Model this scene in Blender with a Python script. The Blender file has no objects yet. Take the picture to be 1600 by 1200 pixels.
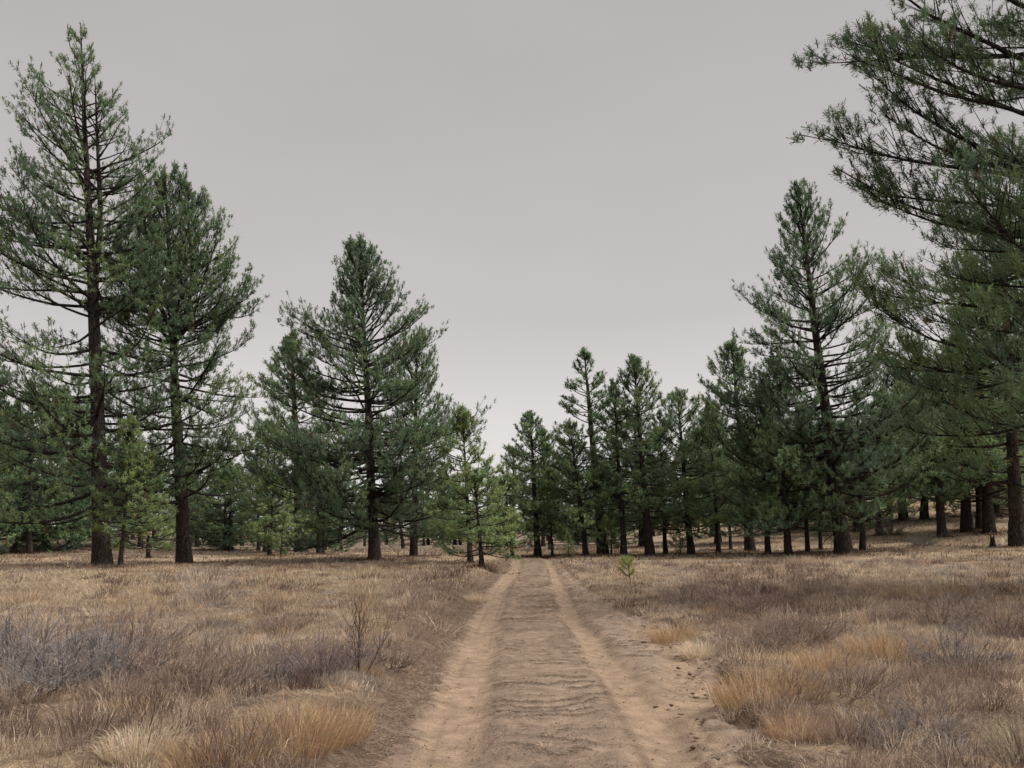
import bpy, math, random
import numpy as np
from mathutils import Matrix, Vector, Euler

# ------------------------------------------------------------------ camera, sky, sun, exposure
scene = bpy.context.scene
col = scene.collection
F = 1300.0                      # focal length in pixels of the 1600 px wide photograph
CAM_Z = 1.6
PITCH, ROLL = math.radians(5.0), math.radians(0.8)
SHIFT = 0.0727
cam_d = bpy.data.cameras.new("camera")
cam_d.sensor_width = 36.0
cam_d.lens = 36.0 * F / 1600.0
cam_d.shift_y = SHIFT
cam_d.clip_start = 0.1
cam_d.clip_end = 3000.0
cam = bpy.data.objects.new("camera", cam_d)
cam.location = (0, 0, CAM_Z)
cam.rotation_euler = (math.radians(90) + PITCH, ROLL, 0)
col.objects.link(cam)
scene.camera = cam
CAM_R = np.array(Euler(cam.rotation_euler, 'XYZ').to_matrix())

SUN_EL, SUN_AZ = math.radians(54), math.radians(98)     # azimuth clockwise from the view axis (+Y) to the right
world = bpy.data.worlds.new("World")
scene.world = world
world.use_nodes = True
wn, wl = world.node_tree.nodes, world.node_tree.links
wn.clear()
w_out = wn.new('ShaderNodeOutputWorld')
sky = wn.new('ShaderNodeTexSky')
sky.sky_type = 'NISHITA'
sky.sun_disc = False
sky.sun_elevation = SUN_EL
sky.sun_rotation = SUN_AZ
sky.air_density = 1.0
sky.dust_density = 4.0
bg_sky = wn.new('ShaderNodeBackground')
bg_sky.inputs['Strength'].default_value = 0.05
wl.new(sky.outputs[0], bg_sky.inputs['Color'])
# thin even overcast in front of that sky, a little lighter low down, with very soft cloud structure
tc = wn.new('ShaderNodeTexCoord')
sep = wn.new('ShaderNodeSeparateXYZ')
wl.new(tc.outputs['Generated'], sep.inputs[0])
ramp = wn.new('ShaderNodeValToRGB')
ramp.color_ramp.elements[0].position = 0.0
ramp.color_ramp.elements[0].color = (0.325, 0.314, 0.310, 1)
ramp.color_ramp.elements[1].position = 0.62
ramp.color_ramp.elements[1].color = (0.168, 0.157, 0.1535, 1)
e = ramp.color_ramp.elements.new(0.25)
e.color = (0.209, 0.197, 0.191, 1)
wl.new(sep.outputs['Z'], ramp.inputs[0])
wmap = wn.new('ShaderNodeMapping')
wmap.inputs['Scale'].default_value = (1.2, 1.2, 3.0)
wl.new(tc.outputs['Generated'], wmap.inputs[0])
wno = wn.new('ShaderNodeTexNoise')
wno.inputs['Scale'].default_value = 1.6
wno.inputs['Detail'].default_value = 4.0
wl.new(wmap.outputs[0], wno.inputs['Vector'])
wmr = wn.new('ShaderNodeMapRange')
wmr.inputs['From Min'].default_value = 0.3
wmr.inputs['From Max'].default_value = 0.7
wmr.inputs['To Min'].default_value = 0.92
wmr.inputs['To Max'].default_value = 1.0
wl.new(wno.outputs['Fac'], wmr.inputs[0])
bg_cl = wn.new('ShaderNodeBackground')
wl.new(ramp.outputs[0], bg_cl.inputs['Color'])
wl.new(wmr.outputs[0], bg_cl.inputs['Strength'])
wmix = wn.new('ShaderNodeMixShader')
wmix.inputs[0].default_value = 0.95
wl.new(bg_sky.outputs[0], wmix.inputs[1])
wl.new(bg_cl.outputs[0], wmix.inputs[2])
wl.new(wmix.outputs[0], w_out.inputs['Surface'])

sun_d = bpy.data.lights.new("sun", 'SUN')
sun_d.energy = 1.5
sun_d.angle = math.radians(30)
sun_d.color = (1.0, 0.95, 0.87)
sun = bpy.data.objects.new("sun", sun_d)
sdir = Vector((math.sin(SUN_AZ) * math.cos(SUN_EL), math.cos(SUN_AZ) * math.cos(SUN_EL), math.sin(SUN_EL)))
sun.rotation_euler = sdir.to_track_quat('Z', 'Y').to_euler()
sun.location = sdir * 50
col.objects.link(sun)

vs = scene.view_settings
vs.view_transform = 'Standard'
vs.look = 'None'
vs.exposure = 1.55
vs.gamma = 1.0
vs.use_curve_mapping = False
scene.cycles.max_bounces = 4
scene.cycles.diffuse_bounces = 2
scene.cycles.transmission_bounces = 2
scene.cycles.glossy_bounces = 1

# ------------------------------------------------------------------ helpers
rng = np.random.default_rng(7)

def sstep(x):
    x = np.clip(x, 0, 1)
    return x * x * (3 - 2 * x)

def _hash(ix, iy, seed):
    h = (ix.astype(np.int64) * 374761393 + iy.astype(np.int64) * 668265263 + seed * 1442695041) & 0xffffffff
    h = ((h ^ (h >> 13)) * 1274126177) & 0xffffffff
    h = (h ^ (h >> 16)) & 0xffffffff
    return h.astype(np.float64) / 4294967295.0

def vnoise(x, y, seed=0):
    x, y = np.asarray(x, float), np.asarray(y, float)
    x0, y0 = np.floor(x), np.floor(y)
    fx, fy = x - x0, y - y0
    fx, fy = fx * fx * (3 - 2 * fx), fy * fy * (3 - 2 * fy)
    x0, y0 = x0.astype(np.int64), y0.astype(np.int64)
    a, b = _hash(x0, y0, seed), _hash(x0 + 1, y0, seed)
    c, d = _hash(x0, y0 + 1, seed), _hash(x0 + 1, y0 + 1, seed)
    return (a + (b - a) * fx) * (1 - fy) + (c + (d - c) * fx) * fy

def fbm(x, y, seed=0, octv=4):
    s, a, t = 0.0, 0.5, 0.0
    for i in range(octv):
        s = s + a * vnoise(np.asarray(x) * 2 ** i, np.asarray(y) * 2 ** i, seed + i * 17)
        t += a
        a *= 0.5
    return s / t

def norm(v):
    return v / np.maximum(np.linalg.norm(v, axis=-1, keepdims=True), 1e-9)

def mesh_np(name, verts, tris=None, quads=None, cols=None, smooth=False):
    me = bpy.data.meshes.new(name)
    verts = np.asarray(verts, np.float32)
    me.vertices.add(len(verts))
    me.vertices.foreach_set('co', verts.ravel())
    idx, tot = [], []
    if tris is not None and len(tris):
        idx.append(np.asarray(tris, np.int32).ravel()); tot.append(np.full(len(tris), 3, np.int32))
    if quads is not None and len(quads):
        idx.append(np.asarray(quads, np.int32).ravel()); tot.append(np.full(len(quads), 4, np.int32))
    idx, tot = np.concatenate(idx), np.concatenate(tot)
    st = np.concatenate([[0], np.cumsum(tot)[:-1]]).astype(np.int32)
    me.loops.add(len(idx))
    me.loops.foreach_set('vertex_index', idx)
    me.polygons.add(len(tot))
    me.polygons.foreach_set('loop_start', st)
    me.polygons.foreach_set('loop_total', tot)
    if smooth:
        me.polygons.foreach_set('use_smooth', np.ones(len(tot), bool))
    if cols is not None:
        at = me.color_attributes.new('tint', 'FLOAT_COLOR', 'POINT')
        c4 = np.ones((len(verts), 4), np.float32)
        c4[:, :cols.shape[1]] = cols
        at.data.foreach_set('color', c4.ravel())
    me.update(calc_edges=True)
    return me

def obj(name, me, mat=None, parent=None):
    o = bpy.data.objects.new(name, me)
    if mat is not None and me is not None and len(me.materials) == 0:
        me.materials.append(mat)
    o.parent = parent
    col.objects.link(o)
    return o

def tag(o, label=None, cat=None, group=None, kind=None):
    if label: o['label'] = label
    if cat: o['category'] = cat
    if group: o['group'] = group
    if kind: o['kind'] = kind
    return o

# ------------------------------------------------------------------ materials
def new_mat(name):
    m = bpy.data.materials.new(name)
    m.use_nodes = True
    nt = m.node_tree
    nt.nodes.clear()
    out = nt.nodes.new('ShaderNodeOutputMaterial')
    return m, nt.nodes, nt.links, out

def attr_noise_color(n, l, scale, lo, hi, coords='Object', detail=6.0, stretch=(1, 1, 1)):
    at = n.new('ShaderNodeAttribute'); at.attribute_name = 'tint'
    tc = n.new('ShaderNodeTexCoord')
    mp = n.new('ShaderNodeMapping'); mp.inputs['Scale'].default_value = stretch
    l.new(tc.outputs[coords], mp.inputs[0])
    no = n.new('ShaderNodeTexNoise'); no.inputs['Scale'].default_value = scale; no.inputs['Detail'].default_value = detail
    l.new(mp.outputs[0], no.inputs['Vector'])
    mr = n.new('ShaderNodeMapRange')
    mr.inputs['From Min'].default_value = 0.3; mr.inputs['From Max'].default_value = 0.7
    mr.inputs['To Min'].default_value = lo; mr.inputs['To Max'].default_value = hi
    l.new(no.outputs['Fac'], mr.inputs[0])
    mx = n.new('ShaderNodeVectorMath'); mx.operation = 'SCALE'
    l.new(at.outputs['Color'], mx.inputs[0]); l.new(mr.outputs[0], mx.inputs['Scale'])
    return mx.outputs[0], no.outputs['Fac']

def mat_leafy(name, translucency, rough=0.6, spec=0.15):
    """thin blades / needles coloured by their own tint"""
    m, n, l, out = new_mat(name)
    at = n.new('ShaderNodeAttribute'); at.attribute_name = 'tint'
    p = n.new('ShaderNodeBsdfPrincipled')
    p.inputs['Roughness'].default_value = rough
    p.inputs['Specular IOR Level'].default_value = spec
    l.new(at.outputs['Color'], p.inputs['Base Color'])
    t = n.new('ShaderNodeBsdfTranslucent')
    l.new(at.outputs['Color'], t.inputs['Color'])
    mix = n.new('ShaderNodeMixShader'); mix.inputs[0].default_value = translucency
    l.new(p.outputs[0], mix.inputs[1]); l.new(t.outputs[0], mix.inputs[2])
    l.new(mix.outputs[0], out.inputs['Surface'])
    return m

def mat_soil(name, s1, s2, bump, streaks=False):
    m, n, l, out = new_mat(name)
    c, f = attr_noise_color(n, l, s1, 0.80, 1.18)
    if streaks:
        # fine dark litter lying in thin lines across the track, only where the mesh says litter gathers (alpha of tint)
        at = n.new('ShaderNodeAttribute'); at.attribute_name = 'tint'
        tcs = n.new('ShaderNodeTexCoord')
        mp = n.new('ShaderNodeMapping'); mp.inputs['Scale'].default_value = (9.0, 16.0, 1.0)
        l.new(tcs.outputs['Object'], mp.inputs[0])
        ns = n.new('ShaderNodeTexNoise'); ns.inputs['Scale'].default_value = 1.0; ns.inputs['Detail'].default_value = 8; ns.inputs['Roughness'].default_value = 0.68
        ns.inputs['Distortion'].default_value = 0.6
        l.new(mp.outputs[0], ns.inputs['Vector'])
        ms_ = n.new('ShaderNodeMapRange')
        ms_.inputs['From Min'].default_value = 0.46; ms_.inputs['From Max'].default_value = 0.57
        l.new(ns.outputs['Fac'], ms_.inputs[0])
        mu = n.new('ShaderNodeMath'); mu.operation = 'MULTIPLY'
        l.new(ms_.outputs[0], mu.inputs[0]); l.new(at.outputs['Alpha'], mu.inputs[1])
        mxl = n.new('ShaderNodeMixRGB'); mxl.inputs[2].default_value = (0.105, 0.072, 0.052, 1)
        l.new(mu.outputs[0], mxl.inputs[0]); l.new(c, mxl.inputs[1])
        c = mxl.outputs[0]
    no2 = n.new('ShaderNodeTexNoise'); no2.inputs['Scale'].default_value = s2; no2.inputs['Detail'].default_value = 3
    tc = n.new('ShaderNodeTexCoord'); l.new(tc.outputs['Object'], no2.inputs['Vector'])
    mr = n.new('ShaderNodeMapRange')
    mr.inputs['From Min'].default_value = 0.35; mr.inputs['From Max'].default_value = 0.65
    mr.inputs['To Min'].default_value = 0.78; mr.inputs['To Max'].default_value = 1.15
    l.new(no2.outputs['Fac'], mr.inputs[0])
    sc2 = n.new('ShaderNodeVectorMath'); sc2.operation = 'SCALE'
    l.new(c, sc2.inputs[0]); l.new(mr.outputs[0], sc2.inputs['Scale'])
    p = n.new('ShaderNodeBsdfPrincipled')
    p.inputs['Roughness'].default_value = 0.95
    p.inputs['Specular IOR Level'].default_value = 0.1
    l.new(sc2.outputs[0], p.inputs['Base Color'])
    ad = n.new('ShaderNodeMath'); ad.operation = 'ADD'
    l.new(f, ad.inputs[0]); l.new(no2.outputs['Fac'], ad.inputs[1])
    b = n.new('ShaderNodeBump'); b.inputs['Strength'].default_value = bump; b.inputs['Distance'].default_value = 0.02
    l.new(ad.outputs[0], b.inputs['Height']); l.new(b.outputs[0], p.inputs['Normal'])
    l.new(p.outputs[0], out.inputs['Surface'])
    return m

def mat_bark(name, dark, light):
    m, n, l, out = new_mat(name)
    tc = n.new('ShaderNodeTexCoord')
    mp = n.new('ShaderNodeMapping'); mp.inputs['Scale'].default_value = (1, 1, 0.22)
    l.new(tc.outputs['Object'], mp.inputs[0])
    vo = n.new('ShaderNodeTexVoronoi'); vo.feature = 'DISTANCE_TO_EDGE'; vo.inputs['Scale'].default_value = 13.0
    no = n.new('ShaderNodeTexNoise'); no.inputs['Scale'].default_value = 9.0; no.inputs['Detail'].default_value = 7
    l.new(mp.outputs[0], no.inputs['Vector'])
    wv = n.new('ShaderNodeMixRGB'); wv.inputs[0].default_value = 0.30
    l.new(mp.outputs[0], wv.inputs[1]); l.new(no.outputs['Color'], wv.inputs[2])
    l.new(wv.outputs[0], vo.inputs['Vector'])
    ml = n.new('ShaderNodeMath'); ml.operation = 'MULTIPLY'
    r0 = n.new('ShaderNodeMapRange'); r0.inputs['From Max'].default_value = 0.12
    l.new(vo.outputs['Distance'], r0.inputs[0])
    l.new(r0.outputs[0], ml.inputs[0]); l.new(no.outputs['Fac'], ml.inputs[1])
    cr = n.new('ShaderNodeValToRGB')
    cr.color_ramp.elements[0].position = 0.05; cr.color_ramp.elements[0].color = (*dark, 1)
    cr.color_ramp.elements[1].position = 0.62; cr.color_ramp.elements[1].color = (*light, 1)
    l.new(ml.outputs[0], cr.inputs[0])
    p = n.new('ShaderNodeBsdfPrincipled'); p.inputs['Roughness'].default_value = 0.9
    p.inputs['Specular IOR Level'].default_value = 0.15
    l.new(cr.outputs[0], p.inputs['Base Color'])
    b = n.new('ShaderNodeBump'); b.inputs['Strength'].default_value = 0.9; b.inputs['Distance'].default_value = 0.05
    l.new(ml.outputs[0], b.inputs['Height']); l.new(b.outputs[0], p.inputs['Normal'])
    l.new(p.outputs[0], out.inputs['Surface'])
    return m

M_NEEDLE = mat_leafy('pine_needles', 0.36, 0.5, 0.25)
M_GRASS = mat_leafy('dry_grass_blades', 0.42, 0.7, 0.1)
M_TWIG = mat_leafy('twigs', 0.0, 0.85, 0.1)
M_GROUND = mat_soil('meadow_soil', 3.0, 45.0, 0.8, True)
M_ROAD = mat_soil('sandy_soil', 6.0, 70.0, 0.45, True)
M_BARK = mat_bark('pine_bark', (0.012, 0.009, 0.008), (0.070, 0.056, 0.049))
M_LIMB = mat_bark('limb_bark', (0.012, 0.010, 0.009), (0.060, 0.048, 0.041))
M_DEAD = mat_bark('dead_wood', (0.040, 0.033, 0.030), (0.190, 0.165, 0.150))

# ------------------------------------------------------------------ terrain
def road_x(y):
    y = np.asarray(y, float)
    return 0.33 + 0.75 * sstep((y - 14) / 30.0) - 0.016 * np.clip(y - 46, 0, 40) ** 2

def right_edge(y):
    y = np.asarray(y, float)
    b = 1.66 + 0.55 * np.exp(-((y - 12.0) / 3.4) ** 2) - 0.35 * sstep((y - 17) / 14.0)
    b = b - 0.40 * sstep((7.6 - y) / 2.0)
    return b + 0.42 * (fbm(y * 1.1, 3.3, 5, 5) - 0.5) * 2 * np.clip(1.2 - y / 40, 0.3, 1)

def left_edge(y):
    y = np.asarray(y, float)
    return -1.22 + 0.12 * (fbm(y * 0.8, 9.1, 8, 3) - 0.5) * 2

def land(x, y):
    """height of the meadow without the road"""
    x, y = np.asarray(x, float), np.asarray(y, float)
    h = 7.5 * sstep((x - 10) / 46.0) * sstep((y - 36) / 75.0)
    h = h + 2.6 * sstep((-x - 22) / 45.0) * sstep((y - 46) / 55.0)
    h = h + 0.16 * (fbm(x * 0.11 + 5, y * 0.11, 21, 3) - 0.5) * 2 * np.clip(np.abs(y) / 12, 0, 1)
    return h

def ground_z(x, y):
    x, y = np.asarray(x, float), np.asarray(y, float)
    u = x - road_x(y)
    h = land(x, y)
    fade = np.clip((70 - y) / 15.0, 0, 1)
    le, re = left_edge(y), right_edge(y)
    bank = 0.20 * sstep((le - 0.05 - u) / 0.75) + (0.05 + 0.14 * fbm(y * 1.7, 2.2, 91, 3) * np.clip(1.5 - y / 14, 0.25, 1)) * sstep((u - re) / 0.16)
    hum = 0.10 * (fbm(x * 0.75, y * 0.75, 31, 3) - 0.45) * 2 + 0.03 * (fbm(x * 4, y * 4, 41, 2) - 0.5) * 2
    out = np.maximum(sstep((le - u) / 0.8), sstep((u - re) / 0.4))
    inside = 1 - out
    wl_ = 0.06 * (fbm(y * 0.8, 1.0, 33, 3) - 0.5) * 2; wr_ = 0.07 * (fbm(y * 0.7, 7.0, 35, 3) - 0.5) * 2
    ruts = -0.050 * np.exp(-((u + 0.80 + wl_) / 0.25) ** 4) - 0.050 * np.exp(-((u - 0.78 + wr_) / 0.18) ** 4)
    ruts = ruts + 0.010 * np.exp(-((u - 0.42) / 0.13) ** 2) + 0.010 * np.exp(-((u + 0.44) / 0.13) ** 2) + 0.008 * np.exp(-((u - 1.12) / 0.12) ** 2)
    rough = 0.016 * (fbm(x * 7, y * 5, 51, 4) - 0.5) * 2
    return h + (bank + hum * out + (ruts + rough) * inside) * fade + hum * (1 - fade) * 0.5

def ripples(x, y):
    """litter ridges that wash-water left across the track"""
    u = x - road_x(y)
    wob = 0.55 * (fbm(u * 1.3, y * 0.9, 61, 4) - 0.5) * 2
    ph = (y + wob * 1.1 - 0.10 * u * u) / 0.27
    ph = ph + 1.2 * (fbm(u * 0.8, y * 0.9, 63, 2) - 0.5)
    s = ph - np.floor(ph)
    line = np.exp(-(np.where(s < 0.5, (s - 0.5) / 0.22, (s - 0.5) / 0.09)) ** 2)
    gate = sstep((fbm(u * 1.7 + 3, y * 1.6, 65, 4) - 0.52) / 0.10)
    return line * gate

def ray(px, py):
    d = np.array([(px - 800.0) / F, (600.0 - py) / F + SHIFT * 1600.0 / F, -1.0])
    return CAM_R @ d

def on_ground(px, py, dmax=150.0):
    d = ray(px, py)
    d = d / d[1]
    t = np.concatenate([np.arange(3.0, 20, 0.02), np.arange(20, dmax, 0.1)])
    X, Z = d[0] * t, CAM_Z + d[2] * t
    below = Z < ground_z(X, t)
    i = int(np.argmax(below)) if below.any() else len(t) - 1
    return np.array([X[i], t[i], float(ground_z(X[i], t[i]))])

def at_depth(px, py, y):
    d = ray(px, py)
    d = d / d[1]
    return np.array([d[0] * y, y, CAM_Z + d[2] * y])

def build_ground():
    rows = [-60, -35, -20, -12, -7, -4, -2, -1, 0, 1, 2, 2.6, 3.2]
    y = 3.6
    while y < 62:
        rows.append(y); y += y * (0.0044 if y < 18 else 0.0105)
    while y < 1500:
        rows.append(y); y += max(0.6, (y - 55) * 0.09)
    rows = np.array(rows)
    cols = list(np.arange(-2.6, 3.0001, 0.035))
    pos, neg, g = [], [], 0.045
    x = 3.0
    while x < 1200:
        x += g; g = min(g * 1.17, 120); pos.append(x)
    x, g = -2.6, 0.045
    while x > -1200:
        x -= g; g = min(g * 1.17, 120); neg.append(x)
    us = np.array(neg[::-1] + cols + pos)
    U, Y = np.meshgrid(us, rows)
    X = U + road_x(np.clip(Y, 0, 80)) * np.clip((200 - np.abs(U)) / 200, 0, 1)
    Z = ground_z(X, Y)
    u = X - road_x(Y)
    le, re = left_edge(Y), right_edge(Y)
    ins = sstep((u - le + 0.12) / 0.2) * sstep((re + 0.1 - u) / 0.15) * (Y < 62)
    rip = ripples(X, Y)
    # where the ridges lie: the centre strip and the washed shelf on the right, not in the wheel ruts
    wl_ = 0.06 * (fbm(Y * 0.8, 1.0, 33, 3) - 0.5) * 2 + 0.05 * (fbm(X * 5, Y * 3, 87, 3) - 0.5) * 2
    wr_ = 0.07 * (fbm(Y * 0.7, 7.0, 35, 3) - 0.5) * 2 + 0.05 * (fbm(X * 5, Y * 3, 88, 3) - 0.5) * 2
    rutm = np.exp(-((u + 0.82 + wl_) / 0.27) ** 6) + np.exp(-((u - 0.78 + wr_) / 0.19) ** 6)
    rutm = rutm * (0.75 + 0.25 * sstep((fbm(X * 2.5, Y * 1.2, 89, 3) - 0.35) / 0.2))
    strip = np.clip(1 - 0.92 * rutm, 0, 1) * ins * np.clip(Y / 4, 0, 1)
    Z = Z + rip * strip * 0.008
    # colours of the soil itself
    n1 = fbm(X * 1.3, Y * 1.3, 71, 4)[..., None]
    n2 = fbm(X * 7, Y * 7, 73, 3)[..., None]
    n3 = fbm(X * 0.35, Y * 0.35, 75, 3)[..., None]
    straw = np.array([0.33, 0.245, 0.165]); brown = np.array([0.165, 0.115, 0.080]); grey = np.array([0.23, 0.19, 0.16])
    k1 = sstep((n1 - 0.3) / 0.4)
    field = straw * k1 + brown * (1 - k1)
    field = field * (0.7 + 0.6 * n2) * (0.8 + .4 * n3)
    far = sstep((Y[..., None] - 22) / 30)
    field = field * (1 - far) + np.array([0.38, 0.29, 0.20]) * (0.75 + 0.5 * n1) * far
    k3 = 0.3 * sstep((n3 - 0.5) / 0.2)
    field = field * (1 - k3) + grey * k3
    wood = sstep((Y[..., None] - 56) / 14) * (1 - sstep((X[..., None] - 10) / 12))            # needle litter under the trees
    field = field * (1 - wood) + np.array([0.22, 0.168, 0.128]) * (0.55 + 0.9 * n1) * wood
    sand = np.array([0.318, 0.231, 0.164]) * (0.84 + 0.24 * n1) * (0.88 + 0.24 * n2)
    crust = np.array([0.272, 0.200, 0.150]) * (0.74 + 0.5 * n2)
    litter = np.array([0.118, 0.085, 0.065]) * (0.7 + 0.6 * n2)
    rm = rutm[..., None].clip(0, 1)
    c = sand * rm + crust * (1 - rm)
    shelf = sstep((u - 1.05) / 0.2)[..., None]
    pale = np.array([0.300, 0.226, 0.174]) * (0.80 + 0.3 * n1) * (0.85 + 0.3 * n2)
    c = c * (1 - shelf) + pale * shelf
    wash = (sstep((Y - 5.5) / 1.5) * sstep((15.0 - Y) / 2.0) * np.exp(-((u - (re - 0.40)) / 0.24) ** 4))[..., None]
    c = c * (1 - wash) + sand * 1.02 * wash
    # older wheel lines that wander out of the ruts
    for (o0, am, fr_, ph_) in ((1.02, 0.17, 0.33, 0.4), (-0.48, 0.14, 0.28, 2.0), (0.50, 0.12, 0.41, 4.1)):
        q_ = u - (o0 + am * np.sin(Y * fr_ + ph_))
        tr_ = (np.exp(-(q_ / 0.075) ** 4) * 0.7 * sstep((fbm(X * 1.5, Y * 0.6, 93, 3) - 0.36) / 0.15))[..., None]
        c = c * (1 - tr_) + sand * tr_
        strip = strip * (1 - 0.85 * tr_[..., 0])
        Z = Z - 0.012 * tr_[..., 0] * ins
    Z = Z - 0.035 * wash[..., 0]
    lm = (rip * strip * (1 - 0.9 * wash[..., 0]) * 0.70)[..., None]
    patch = (sstep((fbm(u * 2.2, Y * 1.1, 77, 4) - 0.47) / 0.16) * strip * (1 - 0.7 * shelf[..., 0]) * 0.45)[..., None]
    c = c * (1 - patch) + litter * 1.5 * patch
    c = c * (1 - lm) + litter * lm
    # tyre marks inside the left rut, darker line along the right rut's left edge
    rut_lines = (np.exp(-((np.abs(u + 0.80) - 0.13) / 0.02) ** 2) * 0.45 * rutm * sstep((fbm(u * 3, Y * .7, 79, 2) - .35) / .2)
             + np.exp(-((u - 0.56) / 0.05) ** 2) * 0.75 * sstep((fbm(u * 2, Y * .5, 83, 3) - .38) / .15))[..., None].clip(0, 1)
    c = c * (1 - rut_lines) + litter * 1.3 * rut_lines
    # trodden litter on the left bank, dark crumbled soil at the right bank
    lb = (np.exp(-((u - (le - 0.30)) / 0.36) ** 4) * (0.6 + 0.4 * sstep((n2[..., 0] - 0.3) / 0.25)) * (Y < 60))[..., None]
    rb = (np.exp(-((u - (re + 0.10)) / 0.16) ** 4) * (0.25 + 0.75 * (Y < 9)) * (Y < 60) * sstep((n2[..., 0] - 0.40) / 0.2))[..., None]
    im = ins[..., None]
    cc = field * (1 - im) + c * im
    cc = cc * (1 - 0.9 * lb) + litter * 1.35 * 0.9 * lb
    cc = cc * (1 - 0.85 * rb) + litter * 1.2 * 0.85 * rb
    # crumbly relief of the banks and clods of the washed edge
    Z = Z + (lb[..., 0] * 0.06 + rb[..., 0] * 0.14) * (fbm(X * 9, Y * 9, 81, 3) - 0.5)
    edge = np.exp(-((u - (re - 0.15)) / 0.30) ** 2) * (Y < 40)
    Z = Z + edge * 0.05 * sstep((fbm(X * 5, Y * 5, 85, 3) - 0.55) / 0.1)
    alpha = np.clip(strip * (0.35 + 0.65 * (1 - wash[..., 0])) * (0.34 - 0.14 * shelf[..., 0]) * (0.3 + 1.2 * sstep((n1[..., 0] - 0.4) / 0.2)) + 0.6 * lb[..., 0] + 0.25 * (1 - ins), 0, 1) * (Y < 45)
    cc = np.concatenate([cc, alpha[..., None]], -1)
    V = np.stack([X, Y, Z], -1).reshape(-1, 3)
    R, C = U.shape
    i0 = (np.arange(R - 1)[:, None] * C + np.arange(C - 1)[None, :])
    quads = np.stack([i0, i0 + 1, i0 + C + 1, i0 + C], -1).reshape(-1, 4)
    um = (u[:-1, :-1] + u[1:, 1:]) / 2
    ym = (Y[:-1, :-1] + Y[1:, 1:]) / 2
    isroad = ((um > left_edge(ym) - 0.05) & (um < right_edge(ym) + 0.05) & (ym < 60) & (ym > -12)).reshape(-1)
    cc = cc.reshape(-1, 4)
    for nm, q, mt in (('dirt_road', quads[isroad], M_ROAD), ('ground', quads[~isroad], M_GROUND)):
        ids = np.unique(q)
        remap = np.full(len(V), -1, np.int64); remap[ids] = np.arange(len(ids))
        o = obj(nm, mesh_np(nm, V[ids], quads=remap[q], cols=cc[ids], smooth=True), mt)
        tag(o, {'dirt_road': 'sandy two-rut dirt road running straight into the pine wood',
                'ground': 'dry meadow floor between the pines'}[nm], kind='structure')

build_ground()

# ------------------------------------------------------------------ pines
def tubes(P, Rad, sides):
    """P (n,k,3) polylines, Rad (n,k) radii -> verts, quads"""
    n, k, _ = P.shape
    T = np.gradient(P, axis=1)
    T = norm(T)
    up = np.where(np.abs(T[:, :, 2:3]) > 0.9, np.array([1.0, 0, 0]), np.array([0, 0, 1.0]))
    A = norm(np.cross(T, up)); B = np.cross(T, A)
    th = np.arange(sides) * 2 * math.pi / sides
    V = P[:, :, None, :] + Rad[:, :, None, None] * (A[:, :, None, :] * np.cos(th)[None, None, :, None] + B[:, :, None, :] * np.sin(th)[None, None, :, None])
    V = V.reshape(-1, 3)
    base = (np.arange(n)[:, None, None] * k + np.arange(k - 1)[None, :, None]) * sides
    j = np.arange(sides)[None, None, :]
    jn = (j + 1) % sides
    Q = np.stack([base + j, base + jn, base + sides + jn, base + sides + j], -1).reshape(-1, 4)
    return V, Q

def needles(r, P, D, per, length, width, cols, cone=(4, 92), back=0.16):
    """tufts of long needles: P (t,3) shoot ends, D (t,3) shoot directions, cols (t,3)"""
    t = len(P)
    a = norm(np.cross(D, np.where(np.abs(D[:, 2:3]) > 0.9, np.array([1.0, 0, 0]), np.array([0, 0, 1.0]))))
    b = np.cross(D, a)
    ph = r.random((t, per)) * 2 * math.pi
    an = np.radians(cone[0] + (cone[1] - cone[0]) * r.random((t, per)) ** 0.8)
    side = a[:, None] * np.cos(ph)[..., None] + b[:, None] * np.sin(ph)[..., None]
    nd = D[:, None] * np.cos(an)[..., None] + side * np.sin(an)[..., None]
    base = P[:, None] - D[:, None] * (back * r.random((t, per)))[..., None]
    L = length * (0.7 + 0.5 * r.random((t, per)))
    tip = base + nd * L[..., None]
    tip[..., 2] -= 0.06 * L
    circ = np.cross(np.broadcast_to(D[:, None], side.shape), side)
    w = norm(circ + r.normal(size=(t, per, 3)) * 0.35) * (width * 0.5)
    inv = (r.random((t, per)) < 0.3)[..., None]
    e0, e1 = np.where(inv, tip, base), np.where(inv, base, tip)
    V = np.stack([e0 - w, e0 + w, e1], 2).reshape(-1, 3)
    tri = np.arange(len(V)).reshape(-1, 3)
    cj = cols[:, None, :] * (0.8 + 0.4 * r.random((t, per, 1)))
    C = np.repeat(cj.reshape(-1, 3), 3, axis=0)
    return V, tri, C

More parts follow.
